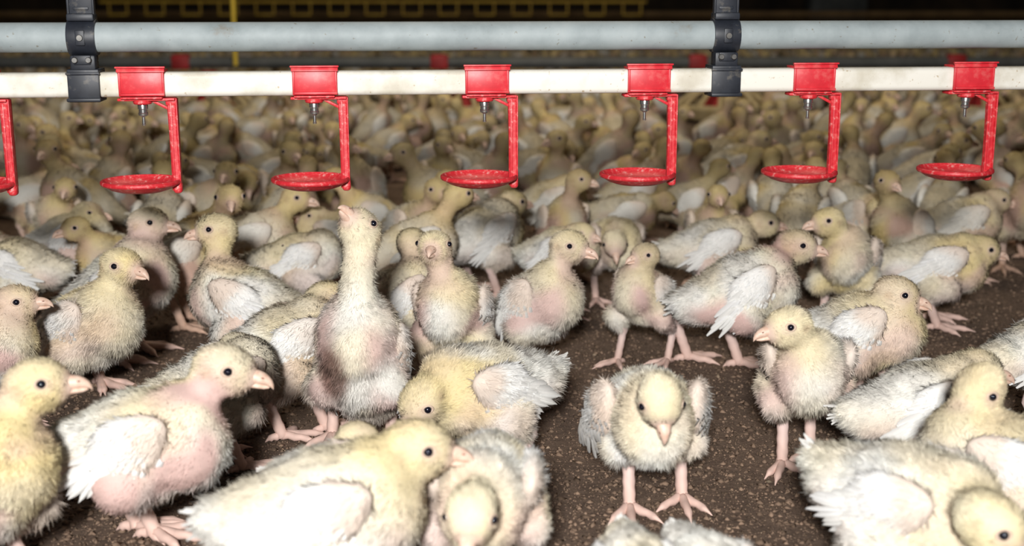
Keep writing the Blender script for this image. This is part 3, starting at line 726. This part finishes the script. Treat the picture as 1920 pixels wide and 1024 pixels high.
nt.links.new(mx.outputs[2],mx2.inputs[6]); nt.links.new(r4.outputs[0],mx2.inputs[7]); nt.links.new(mx2.outputs[2],b.inputs['Base Color'])
b.inputs['Roughness'].default_value=.9
ad=N(nt,'ShaderNodeMath',operation='MULTIPLY_ADD'); nt.links.new(n3.outputs['Fac'],ad.inputs[0]); ad.inputs[1].default_value=2.6; nt.links.new(n2.outputs['Fac'],ad.inputs[2])
bp=N(nt,'ShaderNodeBump'); bp.inputs['Strength'].default_value=.9; bp.inputs['Distance'].default_value=.005
nt.links.new(ad.outputs[0],bp.inputs['Height']); nt.links.new(bp.outputs[0],b.inputs['Normal'])
M_LIT=m
bm=bmesh.new(); bmesh.ops.create_grid(bm,x_segments=40,y_segments=40,size=1)
for v in bm.verts: v.co=Vector((v.co.x*10,v.co.y*8.5+6.5,0))
o=mobj('floor',bm,M_LIT); o['kind']='structure'; finish(o,'dark brown earth-like litter covering the barn floor','floor')
mb=MB(); n=90000; y=.85+rng.random(n)**1.2*1.7; x=(rng.random(n)*2-1)*(y*.42+.05); sz=.0007+.0026*rng.random(n)**5
tet=np.array([[1,0,0],[-1,0,0],[0,1,0],[0,-1,0],[0,0,1],[0,0,-1.]]); tf=np.array([[0,2,4],[2,1,4],[1,3,4],[3,0,4],[2,0,5],[1,2,5],[3,1,5],[0,3,5]])
jit=1+.25*rng.normal(size=(n,6,1)); V=tet[None]*jit*sz[:,None,None]
an=rng.random(n)*6.28; ca,sa=np.cos(an),np.sin(an); st=1+1.0*rng.random(n)
X=V[:,:,0]*st[:,None]; Y=V[:,:,1]; V=np.stack([X*ca[:,None]-Y*sa[:,None]+x[:,None],X*sa[:,None]+Y*ca[:,None]+y[:,None],V[:,:,2]*.8+sz[:,None]*.3],2)
colr=np.array([.19,.13,.092])*(0.4+1.1*rng.random((n,1)))+np.array([.10,.085,.06])*(rng.random((n,1))>.98)
mb.add(V.reshape(-1,3),(tf[None]+6*np.arange(n)[:,None,None]).reshape(-1,3),np.repeat(colr,6,axis=0))
m,nt,b=new_mat('crumb'); at=N(nt,'ShaderNodeAttribute',attribute_name='tint'); nt.links.new(at.outputs['Color'],b.inputs['Base Color']); b.inputs['Roughness'].default_value=1; b.inputs['Specular IOR Level'].default_value=.1
me=mb.mesh('litter_crumbs',[m])
o=bpy.data.objects.new('litter_crumbs',me); COL.objects.link(o); o['kind']='stuff'; finish(o,'loose brown litter crumbs scattered on the floor','litter')
M_WALL=noisy_mat('dark_barn_wall',[(.35,(.012,.008,.006)),(.65,(.07,.045,.022))],3,.8,detail=10)
bm=bmesh.new(); rbox(bm,(0,14.6,1.5),(20,.2,3),0); o=mobj('wall_back',bm,M_WALL,smooth=False); o['kind']='structure'; finish(o,'very dark brown barn end wall','wall')
# ------------------------------------------------------------------ lights
def area(loc,tgt,size,e,col=(1,1,1),sy=None):
    l=bpy.data.lights.new('lamp','AREA'); l.energy=e; l.size=size; l.color=col
    if sy: l.shape='RECTANGLE'; l.size_y=sy
    o=bpy.data.objects.new('lamp',l); COL.objects.link(o); o.location=loc
    o.rotation_euler=(Vector(tgt)-Vector(loc)).to_track_quat('-Z','Y').to_euler(); return o
area((-.10,-.70,.84),(0,2.1,.12),.16,64,(1,.985,.965))
area((0,3.2,2.4),(0,4.4,0),1.2,31,(1,.85,.64))
w=bpy.data.worlds.new('w'); scene.world=w; w.use_nodes=True; w.node_tree.nodes['Background'].inputs[0].default_value=(1,.97,.93,1); w.node_tree.nodes['Background'].inputs[1].default_value=.022
scene.view_settings.view_transform='Standard'
cd=bpy.data.cameras.new('camera'); cam=bpy.data.objects.new('camera',cd); COL.objects.link(cam); scene.camera=cam
cam.location=(0,0,H); cam.rotation_euler=(math.pi/2-TH,0,0); cd.sensor_width=36; cd.lens=45; cd.clip_start=.02
cd.dof.use_dof=True; cd.dof.focus_distance=1.36; cd.dof.aperture_fstop=5.2
